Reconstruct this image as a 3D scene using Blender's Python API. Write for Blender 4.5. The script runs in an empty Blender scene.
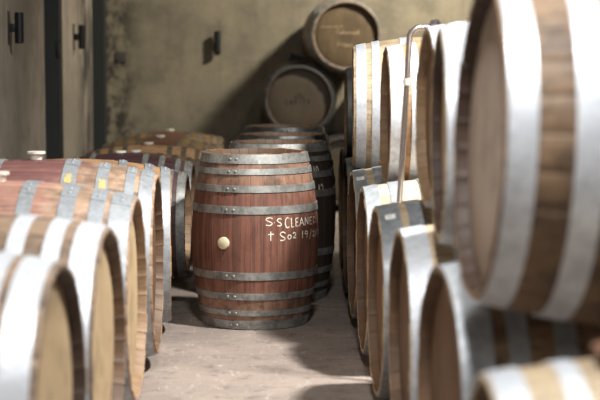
import bpy, bmesh, math, random
from mathutils import Vector, Matrix
random.seed(7)
C = bpy.context.scene.collection
PI = math.pi
CAMZ = 1.44

# ------------------------------------------------------------------ materials
def lin(c):
    return tuple((x/12.92 if x <= .04045 else ((x+.055)/1.055)**2.4) for x in c)
def rgb(r, g, b):
    return lin((r/255, g/255, b/255)) + (1,)

class NT:
    def __init__(s, name):
        s.m = bpy.data.materials.new(name); s.m.use_nodes = True
        s.t = s.m.node_tree; s.t.nodes.clear()
        s.out = s.t.nodes.new('ShaderNodeOutputMaterial')
        s.b = s.t.nodes.new('ShaderNodeBsdfPrincipled')
        s.t.links.new(s.b.outputs[0], s.out.inputs[0])
    def n(s, kind, **kw):
        nd = s.t.nodes.new(kind)
        for k, v in kw.items(): setattr(nd, k, v)
        return nd
    def put(s, sock, v):
        if v is None: return
        if isinstance(v, bpy.types.NodeSocket): s.t.links.new(v, sock)
        else: sock.default_value = v
    def math(s, op, a, b=None, c=None, clamp=False):
        nd = s.n('ShaderNodeMath', operation=op); nd.use_clamp = clamp
        for i, v in enumerate((a, b, c)): s.put(nd.inputs[i], v) if v is not None else None
        return nd.outputs[0]
    def mix(s, f, a, b, mode='MIX'):
        nd = s.n('ShaderNodeMix', data_type='RGBA', blend_type=mode)
        s.put(nd.inputs[0], f); s.put(nd.inputs[6], a); s.put(nd.inputs[7], b)
        return nd.outputs[2]
    def comb(s, x, y, z):
        nd = s.n('ShaderNodeCombineXYZ')
        for i, v in enumerate((x, y, z)): s.put(nd.inputs[i], v)
        return nd.outputs[0]
    def noise(s, vec, scale, detail=4, rough=.55, dist=0):
        nd = s.n('ShaderNodeTexNoise'); s.put(nd.inputs['Vector'], vec)
        nd.inputs['Scale'].default_value = scale; nd.inputs['Detail'].default_value = detail
        nd.inputs['Roughness'].default_value = rough; nd.inputs['Distortion'].default_value = dist
        return nd.outputs[0]
    def ss(s, v, a, b, lo=0., hi=1.):
        nd = s.n('ShaderNodeMapRange', interpolation_type='SMOOTHSTEP')
        s.put(nd.inputs[0], v)
        for i, x in zip((1, 2, 3, 4), (a, b, lo, hi)): nd.inputs[i].default_value = x
        return nd.outputs[0]
    def white(s, v):
        nd = s.n('ShaderNodeTexWhiteNoise', noise_dimensions='1D'); s.put(nd.inputs['W'], v)
        return nd.outputs[0]
    def bump(s, h, strength, dist=.01):
        nd = s.n('ShaderNodeBump'); nd.inputs['Strength'].default_value = strength
        nd.inputs['Distance'].default_value = dist; s.put(nd.inputs['Height'], h)
        s.t.links.new(nd.outputs[0], s.b.inputs['Normal'])

NST = 30
def wood_mat(name, c1, c2, stain=None, band=.2, stain_amt=.8, splash=None, dirt=.5, rough=.6, seam_amt=.5):
    """barrel staves: a tone per stave, grain along the barrel, dirt, optional wine stain round the bilge and at the bung"""
    q = NT(name)
    tc = q.n('ShaderNodeTexCoord').outputs['Object']
    sp = q.n('ShaderNodeSeparateXYZ'); q.put(sp.inputs[0], tc)
    x, y, z = sp.outputs
    rnd = q.math('MULTIPLY', q.n('ShaderNodeObjectInfo').outputs['Random'], 37.)
    ang = q.math('ARCTAN2', y, x)
    u = q.math('MULTIPLY', ang, NST/(2*PI))
    sid = q.math('FLOOR', u)
    fr = q.math('FRACT', u)
    w = q.white(q.math('ADD', sid, rnd))
    col = q.mix(w, c1, c2)
    # grain
    gv = q.comb(q.math('MULTIPLY', ang, 26.), q.math('ADD', rnd, sid), q.math('MULTIPLY', z, 2.2))
    g = q.noise(gv, 2.0, 6, .7)
    col = q.mix(q.ss(g, .35, .72, 0, .55), col, tuple(v*.42 for v in c1[:3])+(1,))
    dv = q.comb(q.math('ADD', x, rnd), y, q.math('MULTIPLY', z, .7))
    d = q.noise(dv, 7., 5, .65)
    col = q.mix(q.ss(d, .44, .64, 0, dirt), col, rgb(62, 48, 38))
    f2 = q.noise(q.comb(q.math('ADD', x, rnd), y, q.math('MULTIPLY', z, .6)), 34., 5, .75)
    col = q.mix(q.ss(f2, .5, .66, 0, dirt*.8), col, rgb(70, 56, 46))
    if stain:
        az = q.math('ABSOLUTE', z)
        n1 = q.noise(q.comb(q.math('MULTIPLY', ang, 5.), rnd, q.math('MULTIPLY', z, 3.)), 1.6, 4, .6)
        e = q.math('ADD', az, q.math('MULTIPLY', q.math('SUBTRACT', n1, .5), .22))
        f = q.ss(e, band, band+.09, stain_amt, 0.)
        n2 = q.noise(gv, .8, 4, .6)
        sc = q.mix(q.ss(n2, .42, .60), stain, tuple(v*.45 for v in stain[:3])+(1,))
        col = q.mix(f, col, sc)
    if splash:
        dx = q.n('ShaderNodeVectorMath', operation='DISTANCE'); q.put(dx.inputs[0], tc); dx.inputs[1].default_value = (.43, 0, 0)
        n3 = q.noise(dv, 11., 5, .7)
        e = q.math('ADD', dx.outputs['Value'], q.math('MULTIPLY', q.math('SUBTRACT', n3, .5), .5))
        col = q.mix(q.ss(e, .16, .40, .75, 0.), col, splash)
        col = q.mix(q.ss(e, .0, .13, .85, 0.), col, tuple(v*.25 for v in splash[:3])+(1,))
    seam = q.math('ABSOLUTE', q.math('SUBTRACT', fr, .5))
    col = q.mix(q.ss(seam, .478, .498, 0, seam_amt), col, rgb(38, 28, 22))
    q.put(q.b.inputs['Base Color'], col)
    q.b.inputs['Roughness'].default_value = rough
    q.bump(g, .35, .004)
    return q.m

def head_mat(name, c1, c2, dirt=.35):
    q = NT(name)
    tc = q.n('ShaderNodeTexCoord').outputs['Object']
    sp = q.n('ShaderNodeSeparateXYZ'); q.put(sp.inputs[0], tc)
    x, y, z = sp.outputs
    rnd = q.math('MULTIPLY', q.n('ShaderNodeObjectInfo').outputs['Random'], 37.)
    u = q.math('ADD', q.math('MULTIPLY', y, 10.5), .5)
    bid = q.math('FLOOR', u); fr = q.math('FRACT', u)
    col = q.mix(q.white(q.math('ADD', bid, rnd)), c1, c2)
    gv = q.comb(q.math('MULTIPLY', x, 3.), q.math('MULTIPLY', y, 34.), q.math('ADD', rnd, bid))
    g = q.noise(gv, 1.7, 5, .65)
    col = q.mix(q.ss(g, .4, .75, 0, .5), col, tuple(v*.5 for v in c1[:3])+(1,))
    d = q.noise(q.comb(q.math('ADD', x, rnd), y, z), 6., 5, .65)
    col = q.mix(q.ss(d, .46, .66, 0, dirt), col, rgb(70, 52, 36))
    seam = q.math('ABSOLUTE', q.math('SUBTRACT', fr, .5))
    col = q.mix(q.ss(seam, .475, .497, 0, .6), col, rgb(40, 30, 22))
    q.put(q.b.inputs['Base Color'], col); q.b.inputs['Roughness'].default_value = .62
    q.bump(g, .25, .003)
    return q.m

def hoop_mat(name, c1, c2, rust, metal=.38, rough=.42):
    q = NT(name)
    tc = q.n('ShaderNodeTexCoord').outputs['Object']
    rnd = q.math('MULTIPLY', q.n('ShaderNodeObjectInfo').outputs['Random'], 21.)
    sp = q.n('ShaderNodeSeparateXYZ'); q.put(sp.inputs[0], tc)
    v = q.comb(q.math('ADD', sp.outputs[0], rnd), sp.outputs[1], sp.outputs[2])
    a = q.noise(v, 16., 5, .65); b = q.noise(v, 70., 3, .6); c = q.noise(v, 9., 6, .75)
    col = q.mix(q.ss(a, .35, .65), c1, c2)
    col = q.mix(q.ss(b, .45, .75, 0, .35), col, tuple(k*.5 for k in c1[:3])+(1,))
    e = q.noise(v, 28., 6, .8)
    col = q.mix(q.ss(e, .52, .66, 0, .5), col, tuple(k*.45 for k in c1[:3])+(1,))
    rm = q.ss(c, .56, .70, 0, rust)
    col = q.mix(rm, col, rgb(70, 52, 42))
    q.put(q.b.inputs['Base Color'], col)
    q.put(q.b.inputs['Metallic'], q.math('SUBTRACT', metal, q.math('MULTIPLY', rm, metal*.8)))
    q.put(q.b.inputs['Roughness'], q.ss(a, .3, .7, rough, rough+.15))
    q.bump(b, .08, .003)
    return q.m

def plain(name, c, rough=.5, metal=0., var=.25, scale=20.):
    q = NT(name)
    tc = q.n('ShaderNodeTexCoord').outputs['Object']
    n = q.noise(tc, scale, 4, .6)
    q.put(q.b.inputs['Base Color'], q.mix(q.ss(n, .3, .7, 0, var), c, tuple(k*.45 for k in c[:3])+(1,)))
    q.b.inputs['Roughness'].default_value = rough; q.b.inputs['Metallic'].default_value = metal
    return q.m

W = {
 'pale':   wood_mat('oak_pale', rgb(158,134,112), rgb(142,118,96), dirt=.6),
 'pink':   wood_mat('oak_wine_washed', rgb(190,158,134), rgb(172,142,116), stain=rgb(168,112,104), band=.17, stain_amt=.6, dirt=.5),
 'splash': wood_mat('oak_bung_splashed', rgb(180,150,124), rgb(162,132,106), stain=rgb(150,104,98), band=.16, stain_amt=.75, splash=rgb(96,56,58), dirt=.6),
 'tan':    wood_mat('oak_orange', rgb(184,146,106), rgb(170,130,92), dirt=.4),
 'maroon': wood_mat('oak_maroon', rgb(88,60,56), rgb(76,52,50), stain=rgb(70,42,46), band=.3, dirt=.5),
 'rose':   wood_mat('oak_rose', rgb(136,104,84), rgb(122,88,70), stain=rgb(104,66,58), band=.12, dirt=.5),
 'ochre':  wood_mat('oak_ochre', rgb(134,108,68), rgb(118,88,56), stain=rgb(88,52,42), band=.12, dirt=.6),
 'red':    wood_mat('oak_red_stained', rgb(156,118,96), rgb(142,106,86), stain=rgb(120,72,58), band=.23, stain_amt=.75, dirt=.75, seam_amt=.12),
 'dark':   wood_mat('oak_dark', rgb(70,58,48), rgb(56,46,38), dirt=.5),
 'brown':  wood_mat('oak_brown', rgb(148,120,92), rgb(128,102,76), dirt=.75),
 'cream':  wood_mat('oak_cream', rgb(204,184,154), rgb(184,160,128), dirt=.35),
}
H = {
 'cream': head_mat('head_cream', rgb(204,178,140), rgb(190,164,126)),
 'brown': head_mat('head_brown', rgb(122,90,62), rgb(106,76,52)),
 'warm':  head_mat('head_warm', rgb(140,104,70), rgb(122,90,60)),
 'ash': head_mat('head_ash', rgb(190,172,158), rgb(176,158,144), dirt=.3),
 'old':   head_mat('head_old', rgb(98,80,54), rgb(86,70,46), dirt=.55),
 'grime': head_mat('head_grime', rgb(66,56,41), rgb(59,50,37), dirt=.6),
}
CH = {
 'black': wood_mat('chime_black', rgb(44,36,30), rgb(34,28,24), dirt=.3),
 'deep': wood_mat('chime_deep', rgb(74,54,40), rgb(58,42,32), dirt=.3),
 'mid':  wood_mat('chime_brown', rgb(112,84,60), rgb(92,68,48), dirt=.3),
 'fair': wood_mat('chime_tan', rgb(150,120,88), rgb(132,104,76), dirt=.3),
}
HP = {
 'zinc':  hoop_mat('hoop_galvanised', rgb(168,172,176), rgb(140,144,148), .35),
 'clean': hoop_mat('hoop_bright', rgb(222,226,232), rgb(200,204,210), .1),
 'rusty': hoop_mat('hoop_rusty', rgb(112,102,86), rgb(84,74,60), .7, .3, .6),
 'aged':  hoop_mat('hoop_weathered', rgb(165,165,160), rgb(120,120,116), .5, .5, .4),
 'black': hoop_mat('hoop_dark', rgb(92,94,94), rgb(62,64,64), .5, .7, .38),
}
M_chalk = plain('chalk', rgb(225,215,200), .9, 0, .3, 120)
M_ink = plain('stencil_ink', rgb(34,28,22), .8, 0, .2, 60)
M_faint = plain('faint_chalk', rgb(170,150,120), .9, 0, .5, 60)
M_sil = plain('silicone', rgb(226,222,210), .35, 0, .1)
M_corkwood = plain('bung_wood', rgb(218,204,170), .6, 0, .3, 40)
M_steel = plain('stainless', rgb(190,180,176), .22, .9, .25, 30)
M_black = plain('black_metal', rgb(20,22,24), .45, .3, .2)
M_post = plain('painted_steel_post', rgb(34,38,38), .6, .1, .35, 6)
M_chock = plain('chock_wood', rgb(120,84,64), .8, 0, .5, 25)
M_chockdark = plain('chock_black', rgb(26,24,22), .8, 0, .4, 25)
M_rail = plain('rail_timber', rgb(84,66,50), .8, 0, .5, 12)
M_label = plain('paper_label', rgb(240,240,236), .6, 0, .05)
M_yellow = plain('yellow_paint', rgb(200,172,108), .7, 0, .5, 90)
M_hole_shade = plain('pipe_hole_shade', rgb(24,20,20), .5)

# ------------------------------------------------------------------ helpers
def link(name, me, mat, parent=None, smooth=True, angle=35):
    if mat is not None and not me.materials: me.materials.append(mat)
    if smooth and not me.get('sm'):
        for p in me.polygons: p.use_smooth = True
        me.set_sharp_from_angle(angle=math.radians(angle)); me['sm'] = 1
    o = bpy.data.objects.new(name, me); C.objects.link(o)
    if parent is not None: o.parent = parent
    return o
def mesh(name, verts, faces):
    me = bpy.data.meshes.new(name); me.from_pydata(verts, [], faces); me.update(); return me
def from_bm(name, bm):
    bmesh.ops.recalc_face_normals(bm, faces=bm.faces)
    me = bpy.data.meshes.new(name); bm.to_mesh(me); bm.free(); return me
def tag(o, label=None, cat=None, group=None, kind=None):
    if label: o['label'] = label
    if cat: o['category'] = cat
    if group: o['group'] = group
    if kind: o['kind'] = kind
    return o
def bx(bm, c, s, rot=None):
    r = bmesh.ops.create_cube(bm, size=1.)
    mt = Matrix.Translation(c) @ (rot or Matrix.Identity(4)) @ Matrix.Diagonal((*s, 1))
    bmesh.ops.transform(bm, matrix=mt, verts=r['verts'])
def cyl(bm, p0, p1, r0, r1=None, seg=20):
    p0, p1 = Vector(p0), Vector(p1); d = p1-p0
    r = bmesh.ops.create_cone(bm, cap_ends=True, segments=seg, radius1=r0, radius2=r0 if r1 is None else r1, depth=d.length)
    mt = Matrix.Translation((p0+p1)/2) @ d.to_track_quat('Z', 'Y').to_matrix().to_4x4()
    bmesh.ops.transform(bm, matrix=mt, verts=r['verts'])
def bevel(bm, w, seg=2):
    bmesh.ops.bevel(bm, geom=bm.edges[:], offset=w, segments=seg, affect='EDGES', profile=.6)

def rad(P, s):
    Rh, Rb, Hh = P
    return Rb-(Rb-Rh)*(min(abs(s), Hh*1.02)/Hh)**2

cache = {}
def shell_mesh(P):
    if ('s', P) in cache: return cache[('s', P)]
    Rh, Rb, Hh = P
    prof = []                                   # (r, z, is_outer)
    prof += [(Rh-.030, -Hh+.060, 0), (Rh-.030, -Hh+.034, 0), (Rh-.017, -Hh+.002, 0), (Rh-.013, -Hh, 0), (Rh-.004, -Hh, 0), (Rh+.0005, -Hh+.004, 1)]
    n = 22
    for i in range(1, n):
        s = -Hh+2*Hh*i/n; prof.append((rad(P, s), s, 1))
    prof += [(Rh+.0005, Hh-.004, 1), (Rh-.004, Hh, 0), (Rh-.013, Hh, 0), (Rh-.017, Hh-.002, 0), (Rh-.030, Hh-.034, 0), (Rh-.030, Hh-.060, 0)]
    angs = []
    da = 2*PI/NST
    for k in range(NST):
        for f, g in ((0, 1), (.03, 0), (.35, 0), (.65, 0), (.97, 0)):
            angs.append((k*da+f*da, g))
    V, F = [], []
    na = len(angs)
    jit = [random.uniform(-.0022, .0022) for _ in range(NST)]
    for (r, z, out) in prof:
        for j, (a, g) in enumerate(angs):
            rr = r-(.0016 if g else 0)
            zz = z
            if abs(z) > Hh-.005: zz = z+jit[j//5]*(1 if z > 0 else -1)
            V.append((rr*math.cos(a), rr*math.sin(a), zz))
    for i in range(len(prof)-1):
        for j in range(na):
            a, b = i*na+j, i*na+(j+1) % na
            F.append((a, b, b+na, a+na))
    me = mesh('staves', V, F); cache[('s', P)] = me
    ns = len(prof)-1
    idx = [1 if (f//na) in (0, 1, ns-1, ns-2) else 0 for f in range(len(F))]
    me.polygons.foreach_set('material_index', idx)
    return me
def head_mesh(P, side):
    if ('h', P, side) in cache: return cache[('h', P, side)]
    Rh, Rb, Hh = P
    R = Rh-.0285; z0 = side*(Hh-.048); z1 = side*(Hh-.036)
    V, F = [], []; n = 64
    ring = [(R, z0), (R, z1-side*.006), (R-.02, z1), (R*.5, z1)]
    for r, z in ring:
        for j in range(n): V.append((r*math.cos(2*PI*j/n), r*math.sin(2*PI*j/n), z))
    for i in range(3):
        for j in range(n):
            f = (i*n+j, i*n+(j+1) % n, (i+1)*n+(j+1) % n, (i+1)*n+j)
            F.append(f if side > 0 else f[::-1])
    top = [3*n+j for j in range(n)]; F.append(top if side > 0 else top[::-1])
    bot = [j for j in range(n)]; F.append(bot[::-1] if side > 0 else bot)
    me = mesh('head', V, F); cache[('h', P, side)] = me
    return me
def hoop_mesh(P, s0, s1, lap=0.):
    k = ('o', P, round(s0, 4), round(s1, 4), round(lap, 3))
    if k in cache: return cache[k]
    V, F = [], []; n = 96
    def rings(prof, a0, a1, nn, closed):
        base = len(V)
        for r, z in prof:
            for j in range(nn + (0 if closed else 1)):
                a = a0+(a1-a0)*j/nn; V.append((r*math.cos(a), r*math.sin(a), z))
        m = nn if closed else nn+1
        for i in range(len(prof)):
            i2 = (i+1) % len(prof)
            for j in range(nn):
                j2 = (j+1) % m
                F.append((base+i*m+j, base+i*m+j2, base+i2*m+j2, base+i2*m+j))
        if not closed:
            F.append([base+i*m for i in range(len(prof))][::-1]); F.append([base+i*m+nn for i in range(len(prof))])
    lo = rad(P, s0); hi = rad(P, s1); t = .0045
    sm = (s0+s1)/2; mid = rad(P, sm)
    rings([(lo-.002, s0), (lo+t, s0), (mid+t, sm), (hi+t, s1), (hi-.002, s1)], 0, 2*PI, n, True)
    # riveted lap: the band's end lies over its start
    rings([(lo+t-.001, s0+.001), (lo+t+.003, s0+.001), (mid+t+.003, sm), (hi+t+.003, s1-.001), (hi+t-.001, s1-.001)], lap-.13, lap+.13, 10, False)
    bm = bmesh.new(); me = mesh('hoop', V, F); bm.from_mesh(me); bmesh.ops.recalc_face_normals(bm, faces=bm.faces); bm.to_mesh(me); bm.free()
    cache[k] = me
    return me
def rivet_mesh():
    if 'rv' in cache: return cache['rv']
    bm = bmesh.new(); bmesh.ops.create_uvsphere(bm, u_segments=10, v_segments=6, radius=1.)
    bmesh.ops.transform(bm, matrix=Matrix.Diagonal((.45, 1, 1, 1)), verts=bm.verts)
    cache['rv'] = from_bm('rivet', bm); return cache['rv']
def bung_mesh(P, kind):
    k = ('b', P[1], kind)
    if k in cache: return cache[k]
    bm = bmesh.new(); r = P[1]
    if kind == 'low':
        cyl(bm, (r-.01, 0, 0), (r+.006, 0, 0), .024, .028, 20); cyl(bm, (r+.006, 0, 0), (r+.018, 0, 0), .036, .036, 20)
    elif kind == 'silicone':
        cyl(bm, (r-.01, 0, 0), (r+.026, 0, 0), .024, .03, 24); cyl(bm, (r+.026, 0, 0), (r+.036, 0, 0), .041, .041, 24)
    else:
        cyl(bm, (r-.01, 0, 0), (r+.010, 0, 0), .033, .031, 28); cyl(bm, (r+.010, 0, 0), (r+.014, 0, 0), .031, .024, 28)
    cache[k] = from_bm('bung', bm); return cache[k]

def ribbon(pts_list, fn, w):
    """flat strokes laid on a surface: fn(u, v) -> (point, normal)"""
    V, F = [], []
    for pl in pts_list:
        dense = []
        for a, b in zip(pl[:-1], pl[1:]):
            L = math.hypot(b[0]-a[0], b[1]-a[1]); n = max(1, int(L/.006))
            for i in range(n): dense.append((a[0]+(b[0]-a[0])*i/n, a[1]+(b[1]-a[1])*i/n))
        dense.append(pl[-1]); base = len(V)
        for i, p in enumerate(dense):
            a = dense[max(0, i-1)]; b = dense[min(len(dense)-1, i+1)]
            dx, dy = b[0]-a[0], b[1]-a[1]; L = math.hypot(dx, dy) or 1
            ww = w*random.uniform(.75, 1.15)/2
            nx, ny = -dy/L*ww, dx/L*ww
            V.append(fn(p[0]+nx, p[1]+ny)); V.append(fn(p[0]-nx, p[1]-ny))
        for i in range(len(dense)-1):
            F.append((base+2*i, base+2*i+1, base+2*i+3, base+2*i+2))
    return mesh('strokes', V, F)

G = {   # hand-drawn capitals and figures in a unit box
 'S': [[(.95,.85),(.6,1),(.2,.92),(.1,.7),(.4,.52),(.8,.38),(.9,.18),(.6,.02),(.1,.05)]],
 'C': [[(.9,.88),(.55,1),(.2,.8),(.1,.4),(.3,.06),(.65,0),(.95,.12)]],
 'L': [[(.15,1),(.15,0),(.85,.03)]],
 'E': [[(.85,1),(.15,.95),(.12,0),(.88,.02)],[(.13,.5),(.7,.53)]],
 'A': [[(.02,0),(.45,1),(.95,0)],[(.2,.36),(.8,.36)]],
 'N': [[(.08,0),(.14,1),(.82,.02),(.92,1)]],
 'D': [[(.12,0),(.15,1),(.7,.86),(.92,.5),(.7,.1),(.12,0)]],
 '+': [[(.45,1.02),(.45,-.15)],[(.05,.62),(.95,.66)]],
 'O': [[(.5,.72),(.15,.6),(.08,.3),(.35,.02),(.75,.1),(.9,.4),(.75,.66),(.5,.72)]],
 '0': [[(.5,1),(.15,.8),(.1,.3),(.45,0),(.85,.2),(.88,.75),(.5,1)]],
 '2': [[(.1,.8),(.45,1),(.85,.8),(.75,.5),(.15,.05),(.95,.02)]],
 '1': [[(.5,1),(.45,0)]],
 '9': [[(.85,.65),(.5,.5),(.12,.68),(.3,.98),(.8,.92),(.85,.65),(.6,0)]],
 '8': [[(.5,.52),(.15,.75),(.5,1),(.85,.75),(.5,.52),(.1,.25),(.5,0),(.9,.25),(.5,.52)]],
 '5': [[(.85,1),(.2,.97),(.15,.55),(.6,.6),(.9,.3),(.5,0),(.1,.08)]],
 '/': [[(.85,1.1),(.15,-.15)]],
 'P': [[(.15,0),(.15,1),(.8,.9),(.8,.55),(.15,.48)]],
 'I': [[(.5,0),(.5,1)]],
 'T': [[(.5,0),(.5,1)],[(.05,1),(.95,1)]],
 'Y': [[(.05,1),(.5,.5),(.5,0)],[(.95,1),(.5,.5)]],
 'F': [[(.85,1),(.3,.95),(.1,0)],[(.2,.5),(.7,.55)]],
 'a': [[(.8,.5),(.3,.5),(.1,.2),(.4,0),(.8,.4),(.85,.05),(1,.05)]],
 'b': [[(0,.2),(.35,1),(.2,.1),(.6,.05),(.8,.4),(.4,.45),(1,.35)]],
 'e': [[(0,.15),(.7,.35),(.5,.55),(.15,.3),(.4,0),(1,.12)]],
 'r': [[(0,.1),(.25,.55),(.7,.5),(.7,.1),(1,.05)]],
 'n': [[(0,.05),(.15,.5),(.2,.05),(.6,.5),(.75,.05),(1,.08)]],
 't': [[(0,.1),(.5,.95),(.4,.05),(1,.1)],[(.15,.65),(.9,.68)]],
 'c': [[(.85,.45),(.3,.5),(.1,.2),(.4,0),(1,.1)]],
 'w': [[(0,.1),(.2,.35),(.35,.05),(.6,.32),(.75,.06),(1,.2)]],
 '.': [[(.4,.08),(.6,.04)]],
}
def text_strokes(txt, x0, y0, adv, wd, h, slant=0., wob=.0):
    out = []
    x = x0
    for ch in txt:
        if ch == ' ': x += adv*.7; continue
        a = adv*.45 if ch == '.' else (adv*.62 if ch in '1/I' else adv)
        ww = wd*(a/adv); hh = h*random.uniform(1-wob, 1+wob); yo = y0+random.uniform(-wob, wob)*h*.4
        for st in G[ch]: out.append([(x+p[0]*ww+slant*p[1]*hh, yo+p[1]*hh) for p in st])
        x += a
    return out

def make_barrel(label, P, loc, axis, up, wood, head, hoop, hoops, seed_roll=0., group=None, rivets=True, bung='silicone', lap=.9, name='wine_barrel', chime='mid'):
    """loc: centre. axis: direction of the barrel's +Z end. up: direction of the bung side."""
    e = bpy.data.objects.new(name, None); C.objects.link(e); e.empty_display_size = .1
    Z = Vector(axis).normalized(); X = (Vector(up)-Z*Vector(up).dot(Z)).normalized(); Y = Z.cross(X)
    m = Matrix((X, Y, Z)).transposed().to_4x4(); m.translation = Vector(loc)
    e.matrix_world = m
    tag(e, label, 'barrel', group)
    link('staves', with_mat(shell_mesh(P), W[wood], CH[chime]), None, e)
    for s in (1, -1): link('barrel_head', with_mat(head_mesh(P, s), H[head]), None, e)
    Hh = P[2]
    for (a, b) in hoops:
        for s in (1, -1):
            lo, hi = sorted((s*(Hh-a), s*(Hh-b)))
            ho = link('hoop', with_mat(hoop_mesh(P, lo, hi, lap), HP[hoop]), None, e, angle=30)
            if rivets:
                sm = (lo+hi)/2; r = rad(P, sm)+.0085
                for da in (-.06, .06):
                    rv = link('rivet', with_mat(rivet_mesh(), HP[hoop]), None, ho)
                    a2 = lap+da
                    rv.location = (r*math.cos(a2), r*math.sin(a2), sm); rv.rotation_euler = (0, 0, a2); rv.scale = (.0085,)*3
    if bung: link('bung', with_mat(bung_mesh(P, bung), M_sil if bung != 'wooden' else M_corkwood), None, e)
    return e
mm = {}
def with_mat(me, *mats):
    k = (me.name,)+tuple(m.name for m in mats)
    if k in mm: return mm[k]
    m2 = me.copy() if me.materials else me
    idx = [p.material_index for p in m2.polygons] if len(mats) > 1 else None
    m2.materials.clear()
    for m in mats: m2.materials.append(m)
    if idx: m2.polygons.foreach_set('material_index', idx)
    mm[k] = m2; return m2

HB = [(.003,.05),(.075,.105),(.16,.195),(.265,.305)]       # eight narrow hoops
HPN = [(.003,.085),(.108,.165),(.215,.27),(.37,.425)]      # large cask
HS = [(.003,.06),(.085,.12),(.19,.23)]

def lying(label, side, x, d, zc, P, yaw, wood, head, hoop, hoops, **kw):
    """side -1: stands left of the aisle with its head towards +x; side +1: right of it. (x, d, zc) is the centre of the head by the aisle"""
    y = math.radians(yaw)
    ax = Vector((math.cos(y), -math.sin(y), 0)) if side < 0 else Vector((-math.cos(y), -math.sin(y), 0))
    tilt = kw.pop('tilt', 0.)
    ax = (ax+Vector((0, 0, math.tan(math.radians(tilt))))).normalized()
    c = Vector((x, d, zc))-ax*P[2]
    return make_barrel(label, P, c, ax, kw.pop('up', (0, 0, 1)), wood, head, hoop, hoops, **kw)

# ------------------------------------------------------------------ left row
gl = 'barrels lying in the left row'
LP = (.40, .45, .52)
LP4 = (.405, .475, .545)
left = []
left.append(lying('pale oak barrel nearest the camera in left row, its head cut by the frame bottom', -1, -.658, 4.57, .45, LP, 2.0, 'pale', 'cream', 'clean', [(.02,.10),(.125,.175),(.235,.29),(.385,.43)], group=gl, lap=1.9, chime='deep'))
left.append(lying('pale oak barrel in left row, second from the camera, between two with cream heads', -1, -.634, 5.50, .45, LP, 1.5, 'pale', 'cream', 'clean', [(.012,.09),(.125,.18),(.24,.295),(.385,.43)], group=gl, lap=2.0, chime='mid'))
left.append(lying('pinkish oak barrel with wide grey hoops, just in front of the yellow-marked barrel', -1, -.638, 6.50, .465, (.40, .465, .54), 0, 'pink', 'cream', 'zinc', [(.008,.085),(.105,.162),(.215,.275),(.375,.43)], group=gl, lap=.25, chime='fair'))
b4 = lying('wine-splashed oak barrel with white bung and yellow paint marks on its hoops', -1, -.642, 7.50, .475, LP4, -1, 'splash', 'brown', 'zinc', [(.01,.068),(.088,.13),(.205,.255),(.34,.405)], group=gl, lap=.12)
left.append(b4)
left.append(lying('orange oak barrel turned edge-on, directly behind the yellow-marked barrel', -1, -.662, 8.50, .445, (.385, .445, .50), -4.4, 'tan', 'brown', 'zinc', [(.004,.05),(.085,.13),(.22,.26)], group=gl, lap=.10, bung=None))
SP = (.28, .345, .45)
far = [
 ('dark maroon barrel with white bung, first smaller one behind the orange barrel', -.63, 9.35, .50, 'maroon', 'warm'),
 ('dark maroon barrel with white bung, second smaller one behind the orange barrel', -.655, 10.25, .48, 'maroon', 'brown'),
 ('rosy brown barrel with white bung beyond the two dark maroon barrels', -.65, 11.15, .47, 'rose', 'brown'),
 ('orange brown barrel fourth from the far end wall in left row', -.65, 12.1, .46, 'tan', 'brown'),
 ('ochre and maroon barrel second from the far end of left row', -.65, 13.1, .46, 'ochre', 'brown'),
 ('ochre barrel at the very far end of left row by the back wall', -.65, 14.1, .46, 'ochre', 'brown'),
]
far[3] = ('orange brown barrel third from the far end of left row',) + far[3][1:]
for i, (lb, x, d, z, w, h) in enumerate(far):
    left.append(lying(lb, -1, x, d, .46 if i < 2 else .435, SP if i < 2 else (.26, .32, .45), 0, w, h, 'aged' if i < 2 else 'rusty', [(.004,.05),(.075,.105),(.17,.205),(.27,.305)], group=gl, rivets=i < 2, lap=.1, bung='low', chime='fair'))
# yellow paint marks on two hoops of the splashed barrel
def patch(P, a0, a1, s0, s1, off, n=5, ragged=0.):
    V, F = [], []
    for i in range(n+1):
        for j in range(n+1):
            a = a0+(a1-a0)*i/n; s = s0+(s1-s0)*j/n
            if ragged and (i in (0, n) or j in (0, n)):
                a += random.uniform(-ragged, ragged)/P[1]; s += random.uniform(-ragged, ragged)
            r = rad(P, s)+off; V.append((r*math.cos(a), r*math.sin(a), s))
    for i in range(n):
        for j in range(n):
            k = i*(n+1)+j; F.append((k, k+1, k+n+2, k+n+1))
    return mesh('patch', V, F)
hs = [c for c in b4.children if c.name.startswith('hoop')]
def camera_side(e):
    # sign of local Y that faces the camera (-y)
    return 1 if (e.matrix_world.to_3x3() @ Vector((0, 1, 0))).y < 0 else -1
cs = camera_side(b4)
for (s0, s1, a0, a1) in ((LP4[2]-.243, LP4[2]-.213, .50, .72), (LP4[2]-.39, LP4[2]-.362, .46, .60)):
    o = link('yellow_paint_mark', patch(LP4, cs*a0, cs*a1, s0, s1, .0058, 6, .006), M_yellow, b4); o['label'] = 'yellow paint dabbed on hoop'

# low rails under the smaller barrels
for x, lb in ((-.88, 'dark timber rail on the floor under small left barrels, aisle side'), (-1.34, 'dark timber rail on the floor under small left barrels, wall side')):
    bm = bmesh.new(); bx(bm, (x, 11.75, .059), (.10, 5.4, .118)); bevel(bm, .006)
    tag(link('timber_rail', from_bm('timber_rail', bm), M_rail), lb, 'rail', 'rails under the left barrels')

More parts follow.
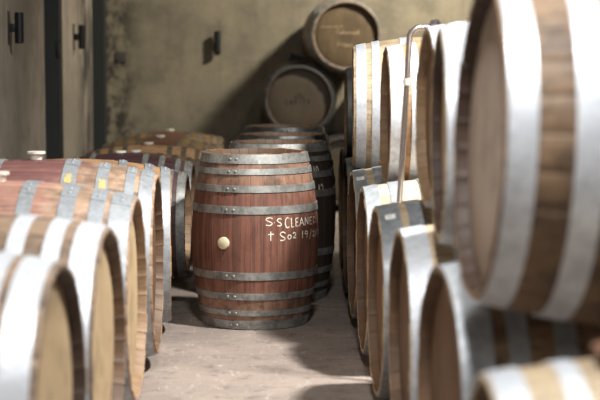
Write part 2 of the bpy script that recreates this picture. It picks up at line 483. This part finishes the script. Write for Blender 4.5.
# ------------------------------------------------------------------ right rows
gr = 'barrels lying in the lower right row'
RP = (.38, .43, .51)
FP = (.355, .40, .50)
lower = [
 ('grey hooped barrel at bottom right corner, nearest one in lower right row', .39, 3.45, 2, 'cream', 'brown', 'clean', [(.004,.07),(.14,.185),(.30,.35)], 1.2),
 ('lower right barrel under the big upper barrel, head dark with wide bright hoop', .402, 4.80, 5, 'brown', 'brown', 'zinc', [(.004,.095),(.135,.19),(.26,.32)], 2.2),
 ('lower right barrel with plain white hoop beside cream stave, left of the dark-headed one', .345, 5.78, 2.5, 'cream', 'brown', 'clean', [(.004,.085),(.16,.215),(.30,.35)], 2.4),
 ('lower right barrel with white sticker on its hoop, foot of the steel pipe behind it', .302, 6.66, 2.5, 'cream', 'warm', 'zinc', [(.004,.085),(.115,.175),(.25,.30)], 2.4),
 ('lower right barrel just beyond the steel pipe, two wide pale hoops', .283, 7.61, 2.0, 'cream', 'warm', 'zinc', [(.004,.07),(.115,.165),(.25,.30)], 2.4),
 ('lower right barrel holding the small square sticker and wood wedge', .268, 8.64, 2.0, 'cream', 'warm', 'zinc', [(.004,.065),(.105,.155),(.25,.30)], 2.4),
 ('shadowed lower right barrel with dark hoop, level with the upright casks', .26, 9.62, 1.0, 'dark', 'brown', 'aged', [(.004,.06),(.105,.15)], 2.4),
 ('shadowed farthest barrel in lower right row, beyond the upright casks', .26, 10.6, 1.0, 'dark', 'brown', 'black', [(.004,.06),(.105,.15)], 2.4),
]
low = [lying(lb, 1, x, d, (FP if d < 4 else RP)[1], FP if d < 4 else RP, yaw, w, h, hp, hoops, group=gr, lap=lap, bung='wooden', rivets=True) for (lb, x, d, yaw, w, h, hp, hoops, lap) in lower]
gu = 'barrels stacked on the lower right row'
upper = [
 ('huge blurred barrel filling the upper right of the view', .455, 4.29, 1.205, (.405, .47, .52), 3.0, 'brown', 'ash', 'clean', [(.008,.076),(.163,.232),(.35,.41)]),
 ('upper barrel with bright wide hoop tucked behind the huge blurred one', .446, 5.40, 1.165, (.345, .395, .48), -.5, 'cream', 'cream', 'clean', [(.004,.095),(.14,.18)]),
 ('upper barrel with lit wooden rim just right of the steel pipe', .475, 6.33, 1.185, (.335, .385, .48), 2.5, 'cream', 'warm', 'clean', [(.004,.065),(.09,.13),(.2,.24)]),
 ('upper barrel just left of the steel pipe, standing proud of its neighbour', .408, 8.03, 1.125, (.325, .375, .48), 1.5, 'tan', 'brown', 'clean', [(.004,.075),(.10,.14),(.2,.24)]),
 ('upper barrel at far end with two bright hoops and orange stave', .287, 9.09, 1.135, (.325, .38, .48), -1.0, 'cream', 'brown', 'clean', [(.015,.068),(.098,.14),(.25,.29)]),  # cream wood puts the blown-out light on its staves into the colour
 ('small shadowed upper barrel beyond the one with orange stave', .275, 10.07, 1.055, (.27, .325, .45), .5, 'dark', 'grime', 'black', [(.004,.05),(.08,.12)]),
]
up = [lying(lb, 1, x, d, z, P, yaw, w, h, hp, hoops, group=gu, tilt=2.2 if d < 5 else 0, chime='deep' if d < 6 else 'fair', lap=2.6, bung='wooden') for (lb, x, d, z, P, yaw, w, h, hp, hoops) in upper]
# stickers
for e, sm, a in ((low[3], RP[2]-.045, .42), (low[5], RP[2]-.035, .42)):
    s = camera_side(e)
    o = link('sticker', patch(RP, s*(a-.045), s*(a+.045), sm-.02, sm+.02, .0056, 4), M_label, e); o['label'] = 'small white sticker'
    def fn(u, v, s=s, sm=sm, a=a):
        r = rad(RP, sm)+.0062; aa = s*(a-v/.43); return (r*math.cos(aa), r*math.sin(aa), sm-u)
    link('sticker_mark', ribbon(text_strokes('15', -.012, -.007, .013, .009, .014), fn, .0022), M_ink, o, smooth=False)

# ------------------------------------------------------------------ upright casks in the aisle
UP = (.273, .335, .455)
gc = 'upright barrels standing in the aisle'
upr = [
 ('red-stained upright barrel with chalk writing and round bung, front of the aisle', -.238, 8.78, 'red', 'aged', -117),
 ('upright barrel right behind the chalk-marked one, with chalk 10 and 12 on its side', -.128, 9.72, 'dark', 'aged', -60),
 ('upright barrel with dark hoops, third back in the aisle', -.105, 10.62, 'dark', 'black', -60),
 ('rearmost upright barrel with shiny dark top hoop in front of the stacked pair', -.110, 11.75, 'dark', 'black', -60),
]
ups = []
for i, (lb, x, d, w, hp, rz) in enumerate(upr):
    a = math.radians(rz)
    ups.append(make_barrel(lb, UP, (x, d, .4553), (0, 0, 1), (math.cos(a), math.sin(a), 0), w, 'warm' if i < 2 else 'old', hp, HB, group=gc, bung='wooden' if i == 0 else None, lap=.10 if i == 0 else -.5))
def on_side(e, P):
    """surface of an upright barrel: u = arc to the right of the face turned to the viewer, v = height"""
    inv = e.matrix_world.inverted()
    def fn(u, v):
        z = v-.4553; r = rad(P, z)+.0012
        a = -PI/2+u/P[1]
        return tuple(inv @ Vector((e.location.x+r*math.cos(a), e.location.y+r*math.sin(a), v)))
    return fn
fn = on_side(ups[0], UP)
D2R = UP[1]*PI/180
st = []
def by_angle(spec):
    out = []
    for ch, a0, a1, z0, z1 in spec:
        for g in G[ch]: out.append([((a0+(a1-a0)*p[0])*D2R, z0+(z1-z0)*p[1]+random.uniform(-.001, .001)) for p in g])
    return out
st = by_angle([('S',10.5,17.6,.548,.588), ('.',18.0,19.6,.560,.600), ('S',20.9,26,.544,.583), ('C',28.7,33.7,.533,.586), ('L',35.2,39,.535,.583), ('E',40,44.3,.537,.580),
    ('A',45,51,.537,.580), ('N',52,58,.538,.578), ('E',59.5,64.8,.539,.576), ('D',66,74.5,.541,.574),
    ('+',12.8,18.5,.477,.518), ('S',23.4,29.5,.468,.512), ('O',31,35.6,.473,.505), ('2',36.5,40.8,.477,.508),
    ('1',47,50,.473,.510), ('9',51,56.5,.472,.508), ('/',58,63,.470,.510), ('2',64,69.5,.474,.502), ('/',70,74,.470,.508), ('0',74.5,80,.474,.504), ('8',81.5,87,.474,.504)])
for low_line in (False, True):
    part = [q for q in st if (min(p[1] for p in q) < .525 and max(p[1] for p in q) < .522) == low_line]
    o = link('chalk_writing', ribbon(part, fn, .0056), M_chalk, ups[0], smooth=False); o['label'] = 'white chalk date below' if low_line else 'white chalk words above'
fn2 = on_side(ups[1], UP)
for tx, u, v in (('10', .72, .725), ('12', .80, .62)):
    link('chalk_writing', ribbon(text_strokes(tx, UP[1]*u, v, .035, .026, .055), fn2, .0075), M_chalk, ups[1], smooth=False)

# ------------------------------------------------------------------ stack against the back wall
BP = (.30, .345, .475)
M = None
gb = 'barrels stacked against the back wall'
def end_on(label, x, z, head, wood, hoop, y=14.78, P=BP, yaw=0.):
    a = math.radians(yaw)
    ax = Vector((math.sin(a), -math.cos(a), 0))
    return make_barrel(label, P, Vector((x, y, z))-ax*P[2], ax, (0.2, 0, 1), wood, head, hoop, [(.004,.05),(.08,.115),(.2,.24)], group=gb, bung=None, lap=1., chime='black')
bt = end_on('topmost barrel by the back wall, head facing out with faint chalk script', .41, 1.57, 'old', 'pale', 'aged', yaw=4)
bl = end_on('dim barrel below the topmost one, head stencilled with dark capitals', -.01, .996, 'grime', 'dark', 'black')
br = end_on('barrel beside the stencilled one, holding up the topmost barrel from behind the right row', .81, .996, 'grime', 'dark', 'black')
end_on('bottom barrel by the back wall, under the left side of the stencilled one', -.41, .345+.02, 'grime', 'dark', 'black')
end_on('bottom barrel by the back wall, under the gap beside the stencilled one', .395, .345+.02, 'grime', 'dark', 'black')
def on_head(e, P):
    inv = e.matrix_world.inverted()
    def f(u, v):   # u right, v up as seen from the front
        lc = inv.to_3x3() @ Vector((u, 0, v)); return (lc.x, lc.y, P[2]-.0352)
    return f
for tx, u, v, ad, hh in (('Cabernet', -.085, .01, .026, .042), ('Franc', -.075, -.10, .028, .05), ('wwwn nwr', -.225, .068, .026, .03)):
    o = link('chalk_script', ribbon(text_strokes(tx, u, v, ad, ad, hh, .01), on_head(bt, BP), .005), M_faint, bt, smooth=False); o['label'] = 'faint chalk script on the head'
st = text_strokes('CAPITY', -.128, -.045, .043, .026, .038)+[[(-.035,.02),(0,.045),(.035,.02)], [(-.045,.012),(.045,.012)], [(0,.045),(0,.06)]]
st = [[(p[0]+.003, p[1]+.01) for p in s] for s in st]
o = link('stencil', ribbon(st, on_head(bl, BP), .010), M_ink, bl, smooth=False); o['label'] = 'dark stencilled capitals with a small mark above'

# ------------------------------------------------------------------ chocks
def wedge(label, loc, s, mat, rz=0, flip=1, shape=None):
    x, y, z = s
    V = [(-x/2,-y/2,0),(x/2,-y/2,0),(x/2,y/2,0),(-x/2,y/2,0),(-x/2,-y/2,z),(-x/2,y/2,z),(x/2,-y/2,z*.3),(x/2,y/2,z*.3)]
    F = [(0,3,2,1),(4,6,7,5),(0,1,6,4),(3,5,7,2),(0,4,5,3),(1,2,7,6)]
    bm = bmesh.new(); me = mesh('wooden_chock', V, F); bm.from_mesh(me); bevel(bm, min(s)*.06)
    o = link('wooden_chock', from_bm('wooden_chock', bm), mat); o.location = loc; o.rotation_euler = (0, 0, rz)
    return tag(o, label, 'wedge')
wedge('brown wood wedge on the stickered barrel under the upper barrel', (.445, 8.75, .845), (.05, .05, .045), M_chock, 2.6)
wedge('pale wood wedge lying on the nearest lower right barrel', (.68, 3.44, .803), (.13, .10, .06), M_chock, PI)
wedge('black wedge on top of the stencilled barrel, against the topmost barrel', (-.02, 14.95, 1.338), (.17, .12, .085), M_chockdark, 0)

# ------------------------------------------------------------------ steel pipe
def tube(path, r, seg=16):
    V, F = [], []
    pts = [Vector(p) for p in path]
    for i, p in enumerate(pts):
        t = (pts[min(i+1, len(pts)-1)]-pts[max(i-1, 0)]).normalized()
        a = t.cross(Vector((0, 1, 0))).normalized(); b = t.cross(a)
        for j in range(seg):
            an = 2*PI*j/seg; V.append(tuple(p+a*math.cos(an)*r+b*math.sin(an)*r))
    for i in range(len(pts)-1):
        for j in range(seg):
            k, l = i*seg+j, i*seg+(j+1) % seg; F.append((k, l, l+seg, k+seg))
    F.append(list(range(seg))[::-1]); F.append([(len(pts)-1)*seg+j for j in range(seg)])
    bm = bmesh.new(); me = mesh('tube', V, F); bm.from_mesh(me)
    return bm
pe = bpy.data.objects.new('steel_pipe', None); C.objects.link(pe); pe.location = (.385, 7.137, 0)
tag(pe, 'thin stainless steel pipe with bent top, leaning up between right row barrels', 'pipe')
path = [(0, 0, 0), (.081, 0, 1.485)]
cx, cz, R = .131, 1.487, .05
for i in range(1, 9):
    a = PI-(PI/2-.12)*i/8; path.append((cx+R*math.cos(a), 0, cz+R*math.sin(a)))
path.append((.186, -.006, cz+.054))
link('pipe', from_bm('pipe', tube(path, .0125)), M_steel, pe)
bm = bmesh.new(); ax = Vector((.75, -.62, .12)).normalized(); e0 = Vector(path[-1])
cyl(bm, e0-ax*.004, e0+ax*.018, .029, .029, 24); cyl(bm, e0-ax*.012, e0-ax*.003, .017, .024, 24)
fl = link('flange', from_bm('flange', bm), M_steel, pe)
bm = bmesh.new(); cyl(bm, e0+ax*.0185, e0+ax*.0195, .017, .017, 20)  # flat dark disc on the flange, coloured as the shade inside the hole
o = link('opening_shade_disc', from_bm('opening_shade_disc', bm), M_hole_shade, fl); o['label'] = 'black disc for the shade inside the pipe opening'
bm = bmesh.new(); q = Vector((.070, 0, 1.305)); cyl(bm, q-Vector((0,0,.014)), q+Vector((0,0,.014)), .0155, .0155, 20)
o = link('clip', from_bm('clip', bm), M_sil, pe); o['label'] = 'white clip round the pipe'

# ------------------------------------------------------------------ the building
XL, XR, YB, YF, ZC = -1.915, 3.3, 15.9, -3.0, 4.6
def concrete(name, c1, c2, streak=1., dark=.5, vertical=True, rough=.8, sc=1., patches=None):
    q = NT(name)
    tc = q.n('ShaderNodeTexCoord').outputs['Object']
    sp = q.n('ShaderNodeSeparateXYZ'); q.put(sp.inputs[0], tc)
    x, y, z = sp.outputs
    a = q.noise(tc, .9*sc, 6, .65); b = q.noise(tc, 5*sc, 5, .65); c = q.noise(tc, 45*sc, 3, .6)
    st = q.noise(q.comb(q.math('MULTIPLY', x, 7.), q.math('MULTIPLY', y, 7.), q.math('MULTIPLY', z, .6)), 1.3, 5, .7)
    col = q.mix(q.ss(a, .35, .65), c1, c2)
    dk = tuple(k*.42 for k in c1[:3])+(1,)
    lt = tuple(min(1, k*1.45) for k in c2[:3])+(1,)
    col = q.mix(q.ss(b, .46, .66, 0, dark), col, dk)
    col = q.mix(q.ss(b, .46, .25, 0, dark*.6), col, lt)
    if vertical: col = q.mix(q.ss(st, .5, .8, 0, streak), col, dk)
    col = q.mix(q.ss(c, .5, .75, 0, .25), col, dk)
    if patches: col = patches(q, x, y, z, col, dk)
    q.put(q.b.inputs['Base Color'], col); q.b.inputs['Roughness'].default_value = rough
    q.bump(q.math('ADD', b, q.math('MULTIPLY', c, .4)), .25, .01)
    return q.m
def left_patch(q, x, y, z, col, dk):
    # black run-off stains beside the far post
    n = q.noise(q.comb(0., q.math('MULTIPLY', y, 4.), q.math('MULTIPLY', z, 1.1)), 1.6, 5, .7)
    near = q.ss(q.math('ABSOLUTE', q.math('SUBTRACT', y, 15.0)), .1, .9, 1., 0.)
    return q.mix(q.math('MULTIPLY', near, q.ss(n, .40, .52)), col, tuple(k*.3 for k in dk[:3])+(1,))
def back_patch(q, x, y, z, col, dk):
    n = q.noise(q.comb(q.math('MULTIPLY', x, 3.), 0., q.math('MULTIPLY', z, 2.)), 2.2, 5, .7)
    near = q.ss(q.math('ABSOLUTE', q.math('ADD', x, 1.78)), .05, .32, 1., 0.)
    return q.mix(q.math('MULTIPLY', near, q.ss(n, .42, .58)), col, tuple(k*.4 for k in dk[:3])+(1,))
def floor_mat():
    q = NT('floor_concrete')
    tc = q.n('ShaderNodeTexCoord').outputs['Object']
    sp = q.n('ShaderNodeSeparateXYZ'); q.put(sp.inputs[0], tc)
    x, y, z = sp.outputs
    a = q.noise(tc, 1.6, 6, .65); b = q.noise(tc, 9, 6, .7); c = q.noise(tc, 60, 3, .6)
    st = q.noise(q.comb(q.math('MULTIPLY', x, 4.5), q.math('MULTIPLY', y, 1.1), 0.), 5., 5, .75, 1.2)
    col = q.mix(q.ss(a, .35, .65), rgb(150,136,126), rgb(130,118,110))
    col = q.mix(q.ss(b, .5, .72, 0, .6), col, rgb(70,60,56))
    col = q.mix(q.ss(st, .56, .72, 0, .7), col, rgb(196,186,176))
    col = q.mix(q.ss(c, .5, .75, 0, .3), col, rgb(70,60,56))
    q.put(q.b.inputs['Base Color'], col)
    q.put(q.b.inputs['Roughness'], q.ss(b, .3, .7, .5, .75))
    q.bump(q.math('ADD', b, q.math('MULTIPLY', c, .3)), .2, .008)
    return q.m
def slab(name, lo, hi, mat):
    bm = bmesh.new(); c = [(a+b)/2 for a, b in zip(lo, hi)]; s = [b-a for a, b in zip(lo, hi)]
    bx(bm, c, s); o = link(name, from_bm(name, bm), mat, smooth=False); o['kind'] = 'structure'; return o
M_wall = concrete('wall_concrete', rgb(112,104,88), rgb(132,122,102), .35, .4, patches=back_patch)
M_lwall = concrete('panel_concrete', rgb(158,146,132), rgb(138,128,114), .6, .4, patches=left_patch)
slab('floor', (XL-.2, YF, -.15), (XR+.2, YB+.2, 0), floor_mat())
slab('wall_back', (XL-.2, YB, 0), (XR+.2, YB+.2, ZC), M_wall)
slab('wall_left', (XL-.2, YF, 0), (XL, YB, ZC), M_lwall)
slab('wall_right', (XR, YF, 0), (XR+.2, YB, ZC), concrete('dark_concrete', rgb(86,80,72), rgb(72,68,60), .6, .35))
slab('ceiling', (XL-.2, YF, ZC), (XR+.2, YB+.2, ZC+.15), plain('ceiling_paint', rgb(52,50,48), .9))
for i, (y, w) in enumerate(((12.55, .11), (15.42, .11))):
    slab('trim_%d' % (i+1), (XL, y, 0), (XL+w, y+.16, ZC), M_post)

# wall lamps: black up-and-down cylinders on a bracket
def wall_lamp(label, loc, rz):
    e = bpy.data.objects.new('wall_lamp', None); C.objects.link(e); e.location = loc; e.rotation_euler = (0, 0, rz)
    tag(e, label, 'wall lamp', 'black cylinder lamps on the walls')
    bm = bmesh.new(); bx(bm, (.005, 0, 0), (.01, .05, .22)); bevel(bm, .002); link('wall_plate', from_bm('wall_plate', bm), M_black, e)
    bm = bmesh.new(); bx(bm, (.028, 0, 0), (.04, .045, .055)); bevel(bm, .003); link('bracket', from_bm('bracket', bm), M_black, e)
    bm = bmesh.new(); cyl(bm, (.072, 0, -.098), (.072, 0, .098), .03, .03, 28); cyl(bm, (.072, 0, -.102), (.072, 0, .102), .026, .026, 28)
    link('lamp_body', from_bm('lamp_body', bm), M_black, e)
    return e
wall_lamp('black cylinder wall lamp on the near concrete panel, left of the dark post', (XL, 11.0, 1.585), 0)
wall_lamp('black cylinder wall lamp between the two dark posts', (XL, 14.15, 1.55), 0)
wall_lamp('black cylinder lamp on the back wall, casting a shadow to its left', (-.78, YB, 1.51), -PI/2)
# small handle-like fitting on the first post, flat plate on the back wall
e = bpy.data.objects.new('cable_bracket', None); C.objects.link(e); e.location = (XL+.11, 12.545, 1.45)
tag(e, 'small dark bracket fixed to the near dark post', 'bracket')
bm = bmesh.new(); bx(bm, (0, 0, .055), (.02, .03, .014)); bx(bm, (0, 0, -.055), (.02, .03, .014)); bx(bm, (-.012, -.012, 0), (.014, .014, .12)); bevel(bm, .002)
link('bracket_loop', from_bm('bracket_loop', bm), M_black, e)
bm = bmesh.new(); bx(bm, (0, -.003, 0), (.10, .012, .10)); bevel(bm, .004)
o = link('mounting_plate', from_bm('mounting_plate', bm), plain('dull_plate', rgb(62,58,50), .7)); o.location = (-1.70, YB-.004, 1.375)
tag(o, 'small flat grey plate on the back wall beside the corner post', 'plate')

# ------------------------------------------------------------------ light
def area(name, loc, aim, size, size_y, power, col, spread=None):
    l = bpy.data.lights.new(name, 'AREA'); l.shape = 'RECTANGLE'; l.size = size; l.size_y = size_y; l.energy = power; l.color = col
    if spread: l.spread = math.radians(spread)
    o = bpy.data.objects.new(name, l); C.objects.link(o); o.location = loc
    o.rotation_euler = (Vector(aim)-Vector(loc)).to_track_quat('-Z', 'Y').to_euler()
    return o
area('daylight_door', (.3, -.6, 3.0), (.1, 7.5, .4), .8, .7, 16, (1, .99, .97))
area('high_window', (2.7, 13.2, 4.3), (.9, 15.9, 1.6), .4, .4, 230, (1, .94, .80), 120)
area('roof_light', (.12, 2.7, 4.45), (.1, 4.4, 0), .45, .45, 172, (1, .995, .98), 150)
area('roof_light', (1.8, 6.5, 4.45), (.6, 7.5, 0), .35, .35, 255, (1, .99, .96), 115)
wd = bpy.data.worlds.new('world'); bpy.context.scene.world = wd; wd.use_nodes = True
bg = wd.node_tree.nodes['Background']; bg.inputs[0].default_value = (.85, .93, 1, 1); bg.inputs[1].default_value = .02

# ------------------------------------------------------------------ camera
cam = bpy.data.cameras.new('camera'); co = bpy.data.objects.new('camera', cam); C.objects.link(co)
cam.sensor_width = 36; cam.lens = 100; cam.clip_end = 100
co.location = (0, 0, CAMZ)
co.rotation_euler = (math.radians(90-5.14), 0, 0)
cam.dof.use_dof = True; cam.dof.focus_distance = 8.65; cam.dof.aperture_fstop = 2.2
sc = bpy.context.scene; sc.camera = co
sc.view_settings.view_transform = 'Standard'; sc.view_settings.look = 'None'
sc.view_settings.gamma = 1; sc.view_settings.exposure = 0; sc.view_settings.use_curve_mapping = False
